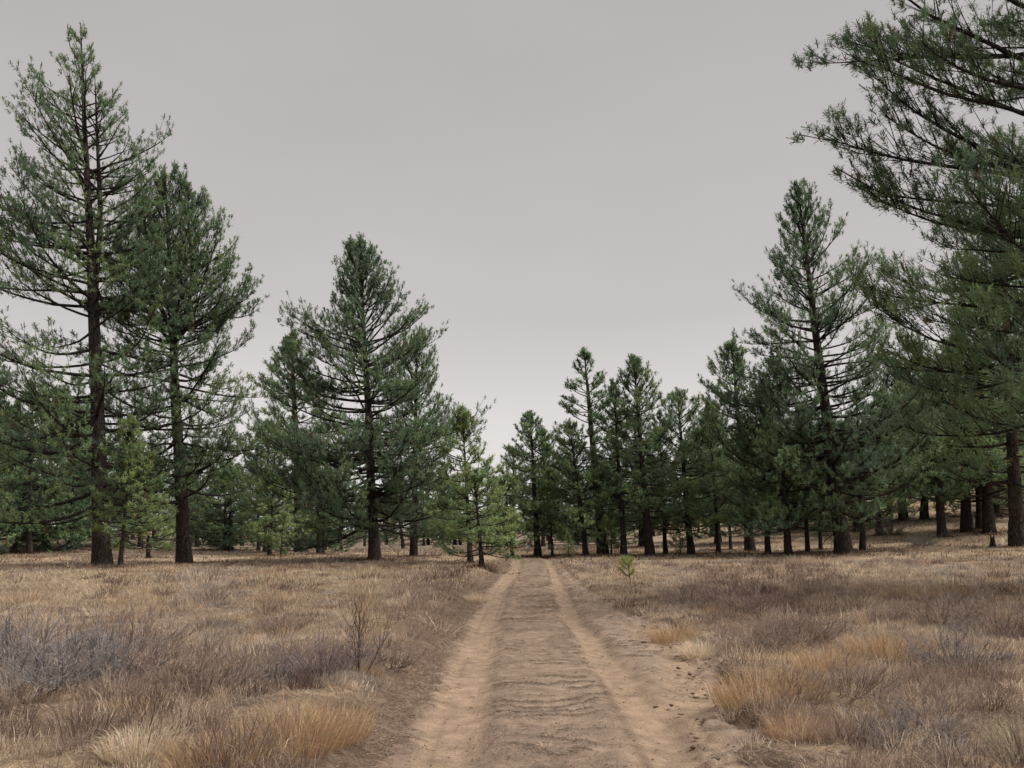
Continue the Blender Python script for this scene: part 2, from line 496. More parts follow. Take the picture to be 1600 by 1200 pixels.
def pine_meshes(name, seed, H, R0, prof, cb=0.12, gap=0.42, per_whorl=4, ntw=3.4, per=20, nlen=0.21, nwid=0.016,
                hue=0.3, fork=None, dead=6, extra=(), top_elev=62, low_elev=-13, droop=0.0, dens=1.0, sides=11, asym=None, topgap=0.75, dead_parts=False, back=0.16, thin_top=0.0, l2k=1.0, limb_k=1.0):
    r = np.random.default_rng(seed)
    fr = np.array([p[0] for p in prof]); rr = np.array([p[1] for p in prof])
    # trunk
    kk = 18
    t = np.linspace(0, 1, kk) ** 1.15
    wob = np.cumsum(r.normal(size=(kk, 2)) * 0.010 * H / 18, axis=0); wob -= wob[-1] * t[:, None]; wob[0] = 0
    TP = np.stack([wob[:, 0], wob[:, 1], t * H], -1)
    TR = R0 * ((1 - t) ** 0.85 * 0.97 + 0.03) * (1 + 0.42 * np.exp(-np.clip(t * H, 0, 99) / 0.5)) * 0.86
    TP[0, 2] = -0.5
    tv, tq = [], []
    V, Q = tubes(TP[None], TR[None], sides)
    V = V + norm(V - np.repeat(TP, sides, 0)) * (r.normal(size=(len(V), 1)) * 0.05 * np.repeat(TR, sides)[:, None])
    tv.append(V); tq.append(Q); off = len(V)
    axes = [(TP, TR, t, 0.0, H)]
    if fork:
        for (ft, fx, fy, fh) in fork:                      # second leaders: start fraction, offset, top fraction
            k2 = 12
            s = np.linspace(0, 1, k2)
            b0 = np.array([np.interp(ft, t, TP[:, i]) for i in range(3)])
            P2 = b0 + np.stack([fx * sstep(s * 2.2), fy * sstep(s * 2.2), s * (fh - ft) * H], -1)
            r2 = np.interp(ft, t, TR) * 0.74 * ((1 - s) ** 0.85 * 0.95 + 0.05)
            V, Q = tubes(P2[None], r2[None], 8)
            tv.append(V); tq.append(Q + off); off += len(V)
            axes.append((P2, r2, ft + s * (fh - ft), ft + 0.03, fh * H))
    trunk = mesh_np(name + '_trunk', np.concatenate(tv), quads=np.concatenate(tq), smooth=True)
    # main boughs
    Z0, AZ, LEN, E0, UP, AXI, R00 = [], [], [], [], [], [], []
    for ai, (P, R_, ts, f0, hh) in enumerate(axes):
        z = max(cb, f0) * H
        az = r.random() * 6.28
        while z < hh * 0.965:
            f = z / H
            rem = hh - z
            rad = np.interp(f, fr, rr)
            if hh < H * 0.995: rad = min(rad, 0.25 + 0.55 * rem)
            for b in range(per_whorl + (r.random() < .45) - (r.random() < .35) - (r.random() < .25)):
                az += 2.4 + r.normal() * 0.35
                k = r.uniform(0.62, 1.06) * (1.10 if r.random() < .12 else 1)
                if asym is not None:
                    k *= 1 + asym[1] * math.cos(az - asym[0])
                g = sstep((f - cb) / (1 - cb))
                k *= 0.78 + 0.42 * vnoise(np.array([(az % 6.283) * 1.1 + seed]), np.array([z * 0.30]), seed)[0]
                el = low_elev + (top_elev - low_elev) * g ** 1.55 + r.normal() * 9
                Z0.append(z + r.normal() * gap * 0.22); AZ.append(az); LEN.append(max(0.25, rad * k)); E0.append(el)
                UP.append(r.uniform(25, 62) * (1 - 0.55 * g)); AXI.append(ai); R00.append(0.0)
            z += gap * (0.75 + 0.5 * r.random()) * (topgap + (1 - topgap) * min(1, rem / 5))
    for (z, az, L, el, up) in extra:
        Z0.append(z); AZ.append(az); LEN.append(L); E0.append(el); UP.append(up); AXI.append(0); R00.append(0.008)
    Z0, AZ, LEN, E0, UP, AXI, R00 = map(np.array, (Z0, AZ, LEN, E0, UP, AXI, R00))
    n = len(Z0); K = 8
    s = np.linspace(0, 1, K)
    el = np.cumsum(r.normal(size=(n, K)) * 0.055, 1) + np.radians(E0[:, None] + UP[:, None] * (s[None] ** 1.6) - droop * np.sin(s[None] * math.pi) * 20)
    azs = AZ[:, None] + np.cumsum(r.normal(size=(n, K)) * 0.07, 1)
    st = np.stack([np.cos(el) * np.cos(azs), np.cos(el) * np.sin(azs), np.sin(el)], -1) * (LEN / (K - 1))[:, None, None]
    BP = np.zeros((n, K, 3)); BP[:, 1:] = np.cumsum(st[:, 1:], 1)
    for ai, (P, R_, ts, f0, hh) in enumerate(axes):
        mk = AXI == ai
        zz = np.clip(Z0[mk], P[0, 2], hh)
        BP[mk] += np.stack([np.interp(zz, P[:, 2], P[:, 0]), np.interp(zz, P[:, 2], P[:, 1]), zz], -1)[:, None]
    BR = (0.010 + 0.0125 * limb_k * LEN + R00)[:, None] * (1 - s[None]) ** 0.8 + 0.006
    lv, lq = [], []
    V, Q = tubes(BP, BR, 5); lv.append(V); lq.append(Q); off = len(V)
    # side shoots
    cnt = np.maximum(3, ((LEN * ntw * dens + 2.5 + r.random(n)) * (1 - thin_top * sstep((Z0 / H - 0.55) / 0.3))).astype(int))
    bi = np.repeat(np.arange(n), cnt)
    m = len(bi)
    smin = np.clip(0.34 - 0.06 * (LEN < 1.2) - 0.10, 0.05, 1)
    sp = smin[bi] + (1 - smin[bi]) * r.random(m) ** 0.75
    x = sp * (K - 1); i0 = np.clip(x.astype(int), 0, K - 2); fx = (x - i0)[:, None]
    p0 = BP[bi, i0] * (1 - fx) + BP[bi, i0 + 1] * fx
    tg = norm(BP[bi, i0 + 1] - BP[bi, i0])
    sd = norm(np.cross(tg, np.array([0, 0, 1.0])))
    sgn = np.where(r.random(m) < .5, -1.0, 1.0)[:, None]
    upv = np.array([0, 0, 1.0])
    fan = r.uniform(0.35, 1.1, (m, 1))
    d2 = norm(tg + sd * sgn * fan + upv * r.uniform(-0.12, 0.75, (m, 1)))
    L2 = np.clip(l2k * LEN[bi] * r.uniform(0.16, 0.36, m) * (1.30 - 0.65 * sp), 0.16, 1.7)
    s2 = np.linspace(0, 1, 3)
    P2 = p0[:, None] + d2[:, None] * (L2[:, None] * s2[None])[..., None]
    P2[..., 2] += (L2[:, None] * 0.32 * s2[None] ** 2)
    V, Q = tubes(P2[:, ::2], ((0.004 + 0.008 * L2)[:, None] * (1 - 0.75 * s2[None]) + 0.002)[:, ::2], 3)
    lv.append(V); lq.append(Q + off); off += len(V)
    # needle tufts: at shoot tips, along the shoots, at the bough ends
    cnt3 = np.maximum(1, (L2 / 0.42 + 0.5 + r.random(m)).astype(int))
    ti = np.repeat(np.arange(m), cnt3)
    q = len(ti)
    ss = 1 - 0.85 * r.random(q) ** 1.1
    first = np.concatenate([[True], ti[1:] != ti[:-1]])
    ss[first] = 1.0
    y = ss * 2; j0 = np.clip(y.astype(int), 0, 1); fy = (y - j0)[:, None]
    c = P2[ti, j0] * (1 - fy) + P2[ti, j0 + 1] * fy
    dd = norm(P2[ti, j0 + 1] - P2[ti, j0])
    lat = norm(np.cross(dd, r.normal(size=(q, 3))))
    offl = np.where(first, 0.0, r.uniform(0.06, 0.26, q))[:, None]
    tp = c + lat * offl + upv * offl * 0.5
    td = norm(dd * 0.8 + lat * (offl > 0) * 0.7 + upv * 0.95 + r.normal(size=(q, 3)) * 0.15)
    tp = np.concatenate([tp, BP[:, -1], BP[:, -2] + r.normal(size=(n, 3)) * 0.08, TP[-1:] + [0, 0, 0.02], TP[-1:] - [0, 0, 0.25], TP[-1:] - [0, 0, 0.5]])
    td = np.concatenate([td, norm(BP[:, -1] - BP[:, -2] + upv * 0.2 * LEN[:, None] / K), norm(BP[:, -1] - BP[:, -2] + upv * 0.3), upv[None], upv[None], upv[None]])
    if fork:
        tp = np.concatenate([tp] + [a[0][-1:] for a in axes[1:]]); td = np.concatenate([td] + [upv[None]] * (len(axes) - 1))
    # tint of each tuft: dark blue green to olive, whole sprays differ
    g1 = np.concatenate([r.random(n)[bi][ti], r.random(len(tp) - q)])
    g2 = r.random(len(tp))
    k = np.clip(hue + 0.60 * (g1 - 0.5) + 0.35 * (g2 - 0.5), 0, 1)[:, None]
    c0 = np.array([0.124, 0.192, 0.128]); c1 = np.array([0.200, 0.285, 0.145]); c2 = np.array([0.325, 0.405, 0.158])
    cc = np.where(k < 0.5, c0 + (c1 - c0) * k * 2, c1 + (c2 - c1) * (k - 0.5) * 2)
    brown = (r.random(len(tp)) < 0.02)[:, None]
    cc = np.where(brown, np.array([0.16, 0.10, 0.05]), cc)
    NV, NT, NC = needles(r, tp, td, per, nlen, nwid, cc, back=back)
    crown = mesh_np(name + '_crown', NV, tris=NT, cols=NC)
    # dead lower boughs, bare
    deadm = None
    if dead:
        z = r.uniform(0.055, cb + 0.08, dead) * H
        az = r.random(dead) * 6.28
        L = r.uniform(0.35, 0.8, dead) * max(rr[0], rr.max() * 0.6)
        s = np.linspace(0, 1, 7)
        el = np.radians(r.uniform(-8, 12, dead)[:, None] - r.uniform(15, 45, dead)[:, None] * s[None] ** 0.8)
        azs = az[:, None] + np.cumsum(r.normal(size=(dead, 7)) * 0.12, 1)
        stp = np.stack([np.cos(el) * np.cos(azs), np.cos(el) * np.sin(azs), np.sin(el)], -1) * (L / 6)[:, None, None]
        DP = np.zeros((dead, 7, 3)); DP[:, 1:] = np.cumsum(stp[:, 1:], 1)
        DP += np.stack([np.interp(z, TP[:, 2], TP[:, 0]), np.interp(z, TP[:, 2], TP[:, 1]), z], -1)[:, None]
        V1, Q1 = tubes(DP, (0.010 + 0.010 * L)[:, None] * (1 - 0.85 * s[None]), 4)
        di = np.repeat(np.arange(dead), 9)
        ks = r.integers(1, 6, len(di))
        p0 = DP[di, ks]; tg = norm(DP[di, ks + 1] - p0)
        d3 = norm(tg + r.normal(size=(len(di), 3)) * 0.7 - upv * 0.25)
        L3 = (L[di] * r.uniform(0.12, 0.4, len(di)))
        s3 = np.linspace(0, 1, 3)
        P3 = p0[:, None] + d3[:, None] * (L3[:, None] * s3)[..., None]
        P3[..., 2] -= L3[:, None] * 0.25 * s3 ** 2
        V2, Q2 = tubes(P3, (0.003 + 0.005 * L3)[:, None] * (1 - 0.7 * s3[None]), 3)
        if dead_parts:
            deadm = []
            a, b, c_, d_ = len(V1) // dead, len(Q1) // dead, len(V2) // dead, len(Q2) // dead
            for i in range(dead):
                deadm.append(mesh_np(name + '_dead_branch', np.concatenate([V1[i * a:i * a + a], V2[i * c_:i * c_ + c_]]),
                                     quads=np.concatenate([Q1[i * b:i * b + b] - i * a, Q2[i * d_:i * d_ + d_] - i * c_ + a]), smooth=True))
        else:
            lv += [V1, V2]; lq += [Q1 + off, Q2 + off + len(V1)]
    limbs = mesh_np(name + '_branches', np.concatenate(lv), quads=np.concatenate(lq), smooth=True)
    return dict(trunk=trunk, limbs=limbs, crown=crown, dead=deadm, H=H, wob=TP[-1])

BASES = []

def put_pine(ms, base, top, label, group=None, rz=0.0, wide=1.0, name='pine_tree'):
    """stand a pine on base, its tip at top (leaning like the real one)"""
    base, top = Vector(base), Vector(top)
    ax = top - base
    root = bpy.data.objects.new(name, None)
    root.empty_display_size = 0.3
    col.objects.link(root)
    sc = ax.length / ms['H']
    q = Vector((0, 0, 1)).rotation_difference(ax.normalized())
    root.rotation_mode = 'XYZ'
    root.matrix_world = Matrix.Translation(base) @ q.to_matrix().to_4x4() @ Matrix.Rotation(rz, 4, 'Z') @ Matrix.Diagonal((sc * wide, sc * wide, sc, 1))
    tag(root, label, 'tree', group)
    BASES.append((base.x, base.y, ax.length))
    obj('trunk', ms['trunk'], M_BARK, root)
    obj('branches', ms['limbs'], M_LIMB, root)
    obj('crown', ms['crown'], M_NEEDLE, root)
    for d in (ms['dead'] or ()):
        obj('dead_branch', d, M_DEAD, root)
    return root

def stand(ms, bx, by, tx, ty, label, group=None, rz=0.0, wide=1.0, depth=None, name='pine_tree'):
    if depth is None:
        b = on_ground(bx, by)
    else:
        b = at_depth(bx, by, depth); b[2] = float(ground_z(b[0], b[1]))
    t = at_depth(tx, ty, b[1])
    return put_pine(ms, b, t, label, group, rz, wide, name)

# --- the big pines, each with its own shape (profile: height fraction, crown radius in m)
A = pine_meshes('tall_left', 11, 29.0, 0.50, [(0.0, 5.0), (0.12, 6.8), (0.3, 7.0), (0.45, 6.4), (0.6, 5.5), (0.72, 4.6), (0.82, 3.1), (0.90, 1.9), (0.95, 1.0), (1.0, 0.3)],
                asym=(2.74, 0.14), cb=0.11, gap=0.70, per_whorl=4, ntw=3.3, per=21, nlen=0.175, nwid=0.040, back=0.22, hue=0.34, fork=[(0.44, 0.5, 0.15, 0.91)], dead=14, top_elev=42, dens=0.9, topgap=1.1, dead_parts=True, thin_top=0.62)
B = pine_meshes('second_left', 12, 22.0, 0.43, [(0.0, 3.4), (0.12, 5.0), (0.35, 5.2), (0.55, 4.8), (0.72, 3.5), (0.86, 2.3), (0.95, 1.2), (1.0, 0.5)],
                cb=0.16, gap=0.62, per_whorl=5, ntw=3.2, per=21, nlen=0.175, nwid=0.040, back=0.22, hue=0.38, fork=[(0.5, 1.2, -0.3, 0.98), (0.55, -1.1, 0.4, 0.94)], dead=20, top_elev=58, dead_parts=True)
Cm = pine_meshes('middle', 13, 20.0, 0.40, [(0.0, 5.6), (0.12, 6.9), (0.3, 7.0), (0.45, 6.0), (0.6, 4.7), (0.75, 3.5), (0.87, 2.4), (0.95, 1.2), (1.0, 0.3)],
                 cb=0.11, gap=0.50, per_whorl=6, ntw=3.3, per=21, nlen=0.175, nwid=0.040, back=0.22, hue=0.22, dead=14, top_elev=56, dead_parts=True)
J = pine_meshes('right', 14, 22.0, 0.50, [(0.0, 5.6), (0.14, 6.8), (0.3, 6.6), (0.45, 5.5), (0.6, 4.3), (0.78, 2.9), (0.9, 1.6), (0.95, 0.9), (1.0, 0.3)],
                cb=0.13, gap=0.54, per_whorl=6, ntw=3.3, per=21, nlen=0.175, nwid=0.040, back=0.22, hue=0.26, dead=10, top_elev=52, dead_parts=True)

stand(A, 160, 886, 126, 38, 'tallest pine, far left, with twin leaders and sparse open top', rz=0.4)
stand(B, 288, 881, 258, 262, 'second tall pine from the left, blunt many-tipped top, bare drooping lower branches', rz=1.0)
stand(Cm, 585, 874, 562, 374, 'broad dark pine standing alone left of the road, full dense crown', rz=2.0)
stand(J, 1318, 866, 1245, 285, 'tall pointed pine on the right leaning left over the meadow edge', rz=0.7)

# near pine whose trunk stands outside the right edge
PI = math.pi
N_extra = [(8.6, PI * 1.02, 6.0, 12, 12), (8.9, PI * 0.94, 5.6, 14, 18), (10.0, PI * 0.98, 4.8, 18, 22), (11.2, PI * 1.03, 5.6, 10, 18), (11.6, PI * .93, 5.4, 16, 10),
           (6.0, PI * 1.03, 5.2, 2, 22), (4.9, PI * 0.97, 5.2, -2, 24), (5.4, PI * 1.12, 5.0, -4, 20), (7.4, PI * 0.97, 5.0, 8, 22), (6.7, PI * 1.08, 4.6, 6, 20), (13.4, PI * 1.0, 5.2, 15, 20),
           (8.2, PI * 1.10, 4.9, 8, 22), (9.9, PI * 1.09, 5.0, 6, 26), (10.8, PI * 1.06, 4.6, 2, 20), (11.9, PI * 0.90, 4.8, 0, 24), (12.7, PI * 1.05, 4.8, -4, 20), (9.1, PI * 0.88, 4.6, 4, 24), (7.8, PI * 0.92, 4.7, 2, 24)]
Nt = pine_meshes('near_right', 15, 21.0, 0.46, [(0.0, 3.9), (0.18, 4.7), (0.3, 4.6), (0.40, 4.0), (0.5, 3.0), (0.62, 2.4), (0.8, 2.0), (1.0, 0.5)],
                 cb=0.185, gap=0.54, per_whorl=6, ntw=6.6, l2k=0.70, per=28, nlen=0.165, nwid=0.021, back=0.20, limb_k=0.62, hue=0.36, dead=0, extra=N_extra, top_elev=46)
nb = at_depth(1770, 900, 17.5); nb[2] = float(ground_z(nb[0], nb[1]))
put_pine(Nt, nb, nb + np.array([-0.5, 0, 21.0]), 'nearest pine at the right edge, boughs reaching in, its trunk outside the frame')

# --- medium and far pines: a handful of grown shapes, each copy turned, leaned and scaled on its own
def prof(w, lo=0.8):
    return [(0.0, w * lo), (0.15, w), (0.35, w * 0.98), (0.55, w * 0.85), (0.72, w * 0.66), (0.87, w * 0.42), (0.95, w * 0.2), (1.0, 0.2)]
V1 = pine_meshes('open_pine', 21, 13.0, 0.27, prof(2.4), cb=0.24, gap=0.55, per_whorl=4, ntw=3.7, per=18, nlen=0.18, nwid=0.044, back=0.22, hue=0.34, dead=3, dead_parts=True, top_elev=48)
V2 = pine_meshes('full_pine', 22, 12.5, 0.27, prof(3.0), cb=0.19, gap=0.46, per_whorl=5, ntw=3.7, per=18, nlen=0.18, nwid=0.044, back=0.22, hue=0.46, dead=3, dead_parts=True, top_elev=54)
V3 = pine_meshes('slim_pine', 23, 12.0, 0.20, prof(2.1, 0.7), cb=0.27, gap=0.48, per_whorl=4, ntw=3.9, per=18, nlen=0.18, nwid=0.044, back=0.22, hue=0.36, dead=3, dead_parts=True, top_elev=52)
V4 = pine_meshes('wide_pine', 24, 11.0, 0.25, prof(3.4), cb=0.15, gap=0.46, per_whorl=5, ntw=3.7, per=18, nlen=0.18, nwid=0.044, back=0.22, hue=0.52, dead=3, dead_parts=True, top_elev=50)
V5 = pine_meshes('skirted_pine', 27, 8.0, 0.18, prof(2.8, 1.0), cb=0.05, gap=0.40, per_whorl=5, ntw=3.6, per=18, nlen=0.18, nwid=0.044, back=0.22, hue=0.34, dead=0, top_elev=54)
Y1 = pine_meshes('young_pine', 25, 7.5, 0.12, prof(2.0, 0.9), cb=0.20, gap=0.34, per_whorl=4, ntw=3.8, per=17, nlen=0.19, nwid=0.036, hue=0.74, dead=0, top_elev=60)
Y2 = pine_meshes('bushy_pine', 26, 5.0, 0.11, prof(1.7, 0.9), cb=0.14, gap=0.32, per_whorl=4, ntw=4.0, per=17, nlen=0.19, nwid=0.036, hue=0.74, dead=0, top_elev=56)

# base pixel, top pixel, shape, width, turn, label
MID = [
    (188, 886, 206, 655, Y1, 1.0, 0.3, 'slim young green pine close beside the tallest left pine trunk', 'young_pine'),
    (232, 872, 226, 742, Y2, 1.0, 1.3, 'low bushy young pine between the two tall left trunks', 'young_pine'),
    (471, 865, 455, 522, V2, 1.25, 0.2, 'dark pine just left of the lone broad pine, half hidden behind it', 'pine_tree'),
    (646, 870, 652, 520, V4, 0.75, 2.2, 'dark pine just right of and behind the lone broad pine', 'pine_tree'),
    (421, 869, 428, 742, Y2, 1.15, 0.1, 'small pale green pine with dark stem, left of the lone broad pine', 'young_pine'),
    (438, 871, 444, 800, Y2, 0.8, 2.1, 'thin-stemmed little pine next to the small pale green pine', 'young_pine'),
    (735, 882, 722, 640, Y1, 1.15, 1.2, 'taller of the two light green young pines left of the road', 'young_pine'),
    (753, 886, 741, 735, Y2, 1.15, 0.8, 'shorter bright green young pine nearest the left side of the road', 'young_pine'),
    (801, 872, 788, 745, Y2, 1.0, 3.2, 'small green pine at the left of the road end', 'young_pine'),
    (840, 870, 828, 643, V2, 1.15, 1.9, 'dark pine at the end of the road with ragged top', 'pine_tree'),
    (863, 871, 858, 735, Y1, 1.0, 2.6, 'slender grey-green pine just right of the road end', 'young_pine'),
    (916, 869, 890, 660, V4, 0.95, 0.5, 'grey-green broad pine below the tallest pine of the centre right group', 'pine_tree'),
    (942, 868, 912, 543, V1, 1.25, 4.0, 'tallest pine of the centre right group, open top leaning left', 'pine_tree'),
    (975, 869, 958, 592, V3, 1.1, 0.9, 'narrow pine between the two highest tops of the centre right group', 'pine_tree'),
    (1015, 869, 990, 556, V2, 1.05, 2.9, 'second tallest pine of the centre right group, dense pointed top', 'pine_tree'),
    (1040, 867, 1030, 640, V3, 1.0, 5.0, 'thin pine right beside the second tallest of the centre right group', 'pine_tree'),
    (1080, 867, 1058, 612, V4, 1.0, 3.5, 'bright green round-topped pine with thick trunk, right of the centre group', 'pine_tree'),
    (1123, 865, 1106, 625, V3, 0.95, 1.4, 'thin see-through pine between the centre group and the tall right pine', 'pine_tree'),
    (1142, 859, 1136, 690, V3, 0.9, 3.4, 'slight thin-trunked pine behind the see-through pine', 'pine_tree'),
    (1173, 862, 1142, 532, V2, 1.05, 0.6, 'pine with upright ragged top at the left flank of the tall right pine', 'pine_tree'),
    (1200, 866, 1186, 600, V4, 0.75, 1.7, 'pine with straight dark trunk, second left of the tall right pine', 'pine_tree'),
    (1232, 866, 1212, 560, V4, 0.85, 4.4, 'thick-trunked pine directly left of the tall right pine', 'pine_tree'),
    (1262, 863, 1252, 640, V3, 1.0, 2.3, 'slim dark trunk pine crowded behind the tall right pine', 'pine_tree'),
    (1282, 859, 1280, 660, V3, 0.9, 5.6, 'pine whose trunk touches the left of the tall right pine base', 'pine_tree'),
    (1348, 861, 1338, 610, V3, 1.15, 0.3, 'thin-trunked pine immediately right of the tall right pine', 'pine_tree'),
    (1411, 813, 1396, 560, V2, 1.2, 2.7, 'hillside pine above the grey round bushes', 'pine_tree'),
    (1445, 812, 1436, 560, V4, 1.1, 0.2, 'hillside pine standing behind the grey round bushes', 'pine_tree'),
    (1472, 840, 1452, 590, V1, 1.35, 3.0, 'thin leaning pine on the right slope, bare lower stem', 'pine_tree'),
    (1512, 831, 1496, 520, V2, 1.25, 5.2, 'straight pine on the right slope left of a thicker trunk', 'pine_tree'),
    (1530, 827, 1522, 560, V3, 1.2, 1.0, 'very thin pine between two thicker trunks on the right slope', 'pine_tree'),
    (1546, 833, 1524, 450, V4, 1.0, 4.8, 'thick dark trunk pine on the right slope beside a stump', 'pine_tree'),
    (1591, 854, 1560, 330, V2, 0.98, 0.0, 'big grey-trunked pine at the right edge beyond the stump', 'pine_tree'),
    (404, 862, 402, 700, V3, 1.1, 2.0, 'thin distant pine left of the small pale green pine', 'pine_tree'),
    (499, 866, 497, 690, V1, 1.2, 1.1, 'left one of two thin stems standing close together left of the lone broad pine', 'pine_tree'),
    (505, 866, 508, 715, V3, 1.0, 0.1, 'right one of two thin stems standing close together left of the lone broad pine', 'pine_tree'),
    (955, 869, 955, 800, Y2, 0.9, 0.6, 'little sapling in front of the tallest centre right pine trunk', 'pine_sapling'),
    (889, 872, 887, 832, Y2, 0.8, 1.6, 'tiny yellow-green sapling right of the road end', 'pine_sapling'),
    (1063, 866, 1062, 800, Y2, 0.8, 2.6, 'small sapling left of the round-topped pine trunk', 'pine_sapling'),
    (22, 846, 22, 795, Y2, 0.9, 2.2, 'small yellowish sapling at the far left edge of the wood', 'pine_sapling'),
]
for (bx, by, tx, ty, ms, wd, rz, lab, nm) in MID:
    stand(ms, bx, by, tx, ty, lab, None, rz, wd * (1.12 if nm == 'pine_tree' else 1.08), name=nm)

# wood behind: rows of further pines standing free, filling the gaps
r = np.random.default_rng(99)
BACK = [
    # px range, depth range, number, height range, where, group
    ((-90, 130), (58, 95), 13, (12, 17.5), 'in the dark wood behind the tallest left pine', 'pines of the wood behind the left pines'),
    ((130, 420), (66, 105), 13, (9, 13), 'between the two tall left pines and the lone pine', 'pines far behind the left meadow'),
    ((420, 800), (70, 115), 14, (5.5, 9.5), 'in the low far line behind the lone broad pine', 'pines of the far line left of the road'),
    ((800, 1180), (62, 110), 13, (8, 12.5), 'in the shade of the centre right group', 'pines behind the centre right group'),
    ((-120, 800), (100, 150), 18, (6, 10), 'in the farthest line behind the left meadow', 'farthest pines left of the road'),
    ((800, 1750), (100, 150), 14, (7, 12), 'in the farthest line behind the right meadow', 'farthest pines right of the road'),
    ((1180, 1400), (62, 105), 10, (8, 13), 'in the wood behind the tall right pine', 'pines behind the tall right pine'),
    ((1400, 1720), (60, 110), 11, (9, 14), 'on the wooded slope at the right', 'pines on the right slope'),
]
ORD = ['first', 'second', 'third', 'fourth', 'fifth', 'sixth', 'seventh', 'eighth', 'ninth', 'tenth', 'eleventh', 'twelfth', 'thirteenth', 'fourteenth',
       'fifteenth', 'sixteenth', 'seventeenth', 'eighteenth']
shapes = [(V1, 'open'), (V2, 'full'), (V3, 'slim'), (V4, 'wide'), (V5, 'low-skirted'), (V4, 'wide'), (V5, 'low-skirted')]
for (p0, p1), (d0, d1), num, (h0, h1), where, grp in BACK:
    for i in range(num):
        px = p0 + (p1 - p0) * (i + r.random()) / num
        y = r.uniform(d0, d1)
        b = at_depth(px, 850, y); b[2] = float(ground_z(b[0], b[1]))
        ms, kindw = shapes[r.integers(len(shapes))]
        if d0 >= 100: ms, kindw = V5, 'low-skirted'
        h = r.uniform(h0, h1) * (0.8 if ms is V5 and d0 < 100 else 1.0)
        lab = '%s %s background pine from left %s' % (ORD[i], kindw, where)
        put_pine(ms, b, b + np.array([r.normal() * 0.3 - 0.3, r.normal() * 0.2, h]), lab, grp, r.random() * 6.28, r.uniform(1.0, 1.4))

# ------------------------------------------------------------------ dry grass
STRAW, TAN, ORANGE, MAUVE, GREY = (np.array(c) for c in ((0.70, 0.575, 0.435), (0.56, 0.435, 0.320), (0.51, 0.345, 0.200), (0.300, 0.220, 0.195), (0.43, 0.385, 0.345)))

def blades(r, P, Hh, W, lean, curve, cols, segs):
    """P base points, lean (n,2) horizontal tip offset per height"""
    n = len(P)
    a = r.random(n) * 6.28
    w = np.stack([np.cos(a), np.sin(a), np.zeros(n)], -1) * (W / 2)[:, None]
    out = np.concatenate([lean, np.zeros((n, 1))], 1) * Hh[:, None]
    up = np.array([0, 0, 1.0]) * Hh[:, None]
    tip = P + out + up * (1 - 0.35 * np.minimum(1, (lean ** 2).sum(1)))[:, None]
    tip = tip + np.stack([np.zeros(n), np.zeros(n), -curve * Hh], -1)
    if segs == 1:
        V = np.stack([P - w, P + w, tip], 1).reshape(-1, 3)
        T = np.arange(3 * n).reshape(-1, 3)
        C = np.repeat(cols, 3, 0)
        return V, T, C
    mid = P + out * 0.38 + up * 0.56
    V = np.stack([P - w, P + w, mid - w * 0.75, mid + w * 0.75, tip], 1).reshape(-1, 3)
    b = np.arange(n)[:, None] * 5
    T = np.concatenate([b + [0, 1, 3], b + [0, 3, 2], b + [2, 3, 4]], 0)
    C = np.repeat(cols, 5, 0)
    return V, T, C

def clumps(r, cx, cy, rad, hgt, nb, wid, colr, spread, segs, wind=(0.12, 0.0)):
    """many grass clumps at once; arrays per clump"""
    ci = np.repeat(np.arange(len(cx)), nb)
    n = len(ci)
    a = r.random(n) * 6.28
    q = np.sqrt(r.random(n))
    ox, oy = np.cos(a) * q * rad[ci], np.sin(a) * q * rad[ci]
    x, y = cx[ci] + ox, cy[ci] + oy
    z = ground_z(x, y) - 0.01
    ln = np.stack([np.cos(a) * q * spread[ci], np.sin(a) * q * spread[ci]], -1) + r.normal(size=(n, 2)) * 0.38 + np.array(wind)
    Hh = hgt[ci] * r.uniform(0.45, 1.1, n) * (1 - 0.25 * q)
    cc = colr[ci] * r.uniform(0.5, 1.3, (n, 1))
    return blades(r, np.stack([x, y, z], -1), Hh, wid[ci] * r.uniform(0.7, 1.3, n), ln, r.random(n) * 0.18, cc, segs)

def grass_type(x, y, r):
    """clump colours and heights drift in patches over the meadow"""
    n = len(x)
    f = 1.0 / np.clip(y / 14, 0.8, 2.2)
    a = fbm(x * 0.8 * f, y * 0.5 * f, 101, 3); b = fbm(x * 0.9 * f + 40, y * 0.55 * f, 103, 3); c = fbm(x * f + 80, y * 0.6 * f, 105, 3)
    k = r.random(n) * 0.36
    mauve = (a + k) > 0.74
    orange = (b + k) > 0.80
    grey = (c + k) > 0.80
    colr = np.where((r.random(n) < 0.55)[:, None], STRAW, TAN) * np.ones((n, 3))
    colr[orange] = ORANGE * 0.5 + TAN * 0.5
    colr[grey] = GREY
    colr[mauve] = MAUVE * 0.75 + TAN * 0.25
    dark = r.random(n) < 0.07 + 0.30 * sstep((fbm(x * 2.1 * f + 9, y * 1.5 * f, 109, 3) - 0.5) / 0.15)
    colr[dark] = np.array([0.185, 0.130, 0.108]); hgk = np.where(dark, 1.2, 1.0)
    pale = r.random(n) < 0.07
    colr[pale] = STRAW * 1.15
    hg = r.uniform(0.09, 0.28, n) * hgk
    hg[orange] *= 1.25; hg[mauve] *= 1.25
    hg *= 0.35 + 1.3 * fbm(x * 1.6 * f, y * 1.1 * f, 107, 2)
    return colr * r.uniform(0.85, 1.15, (n, 1)), hg

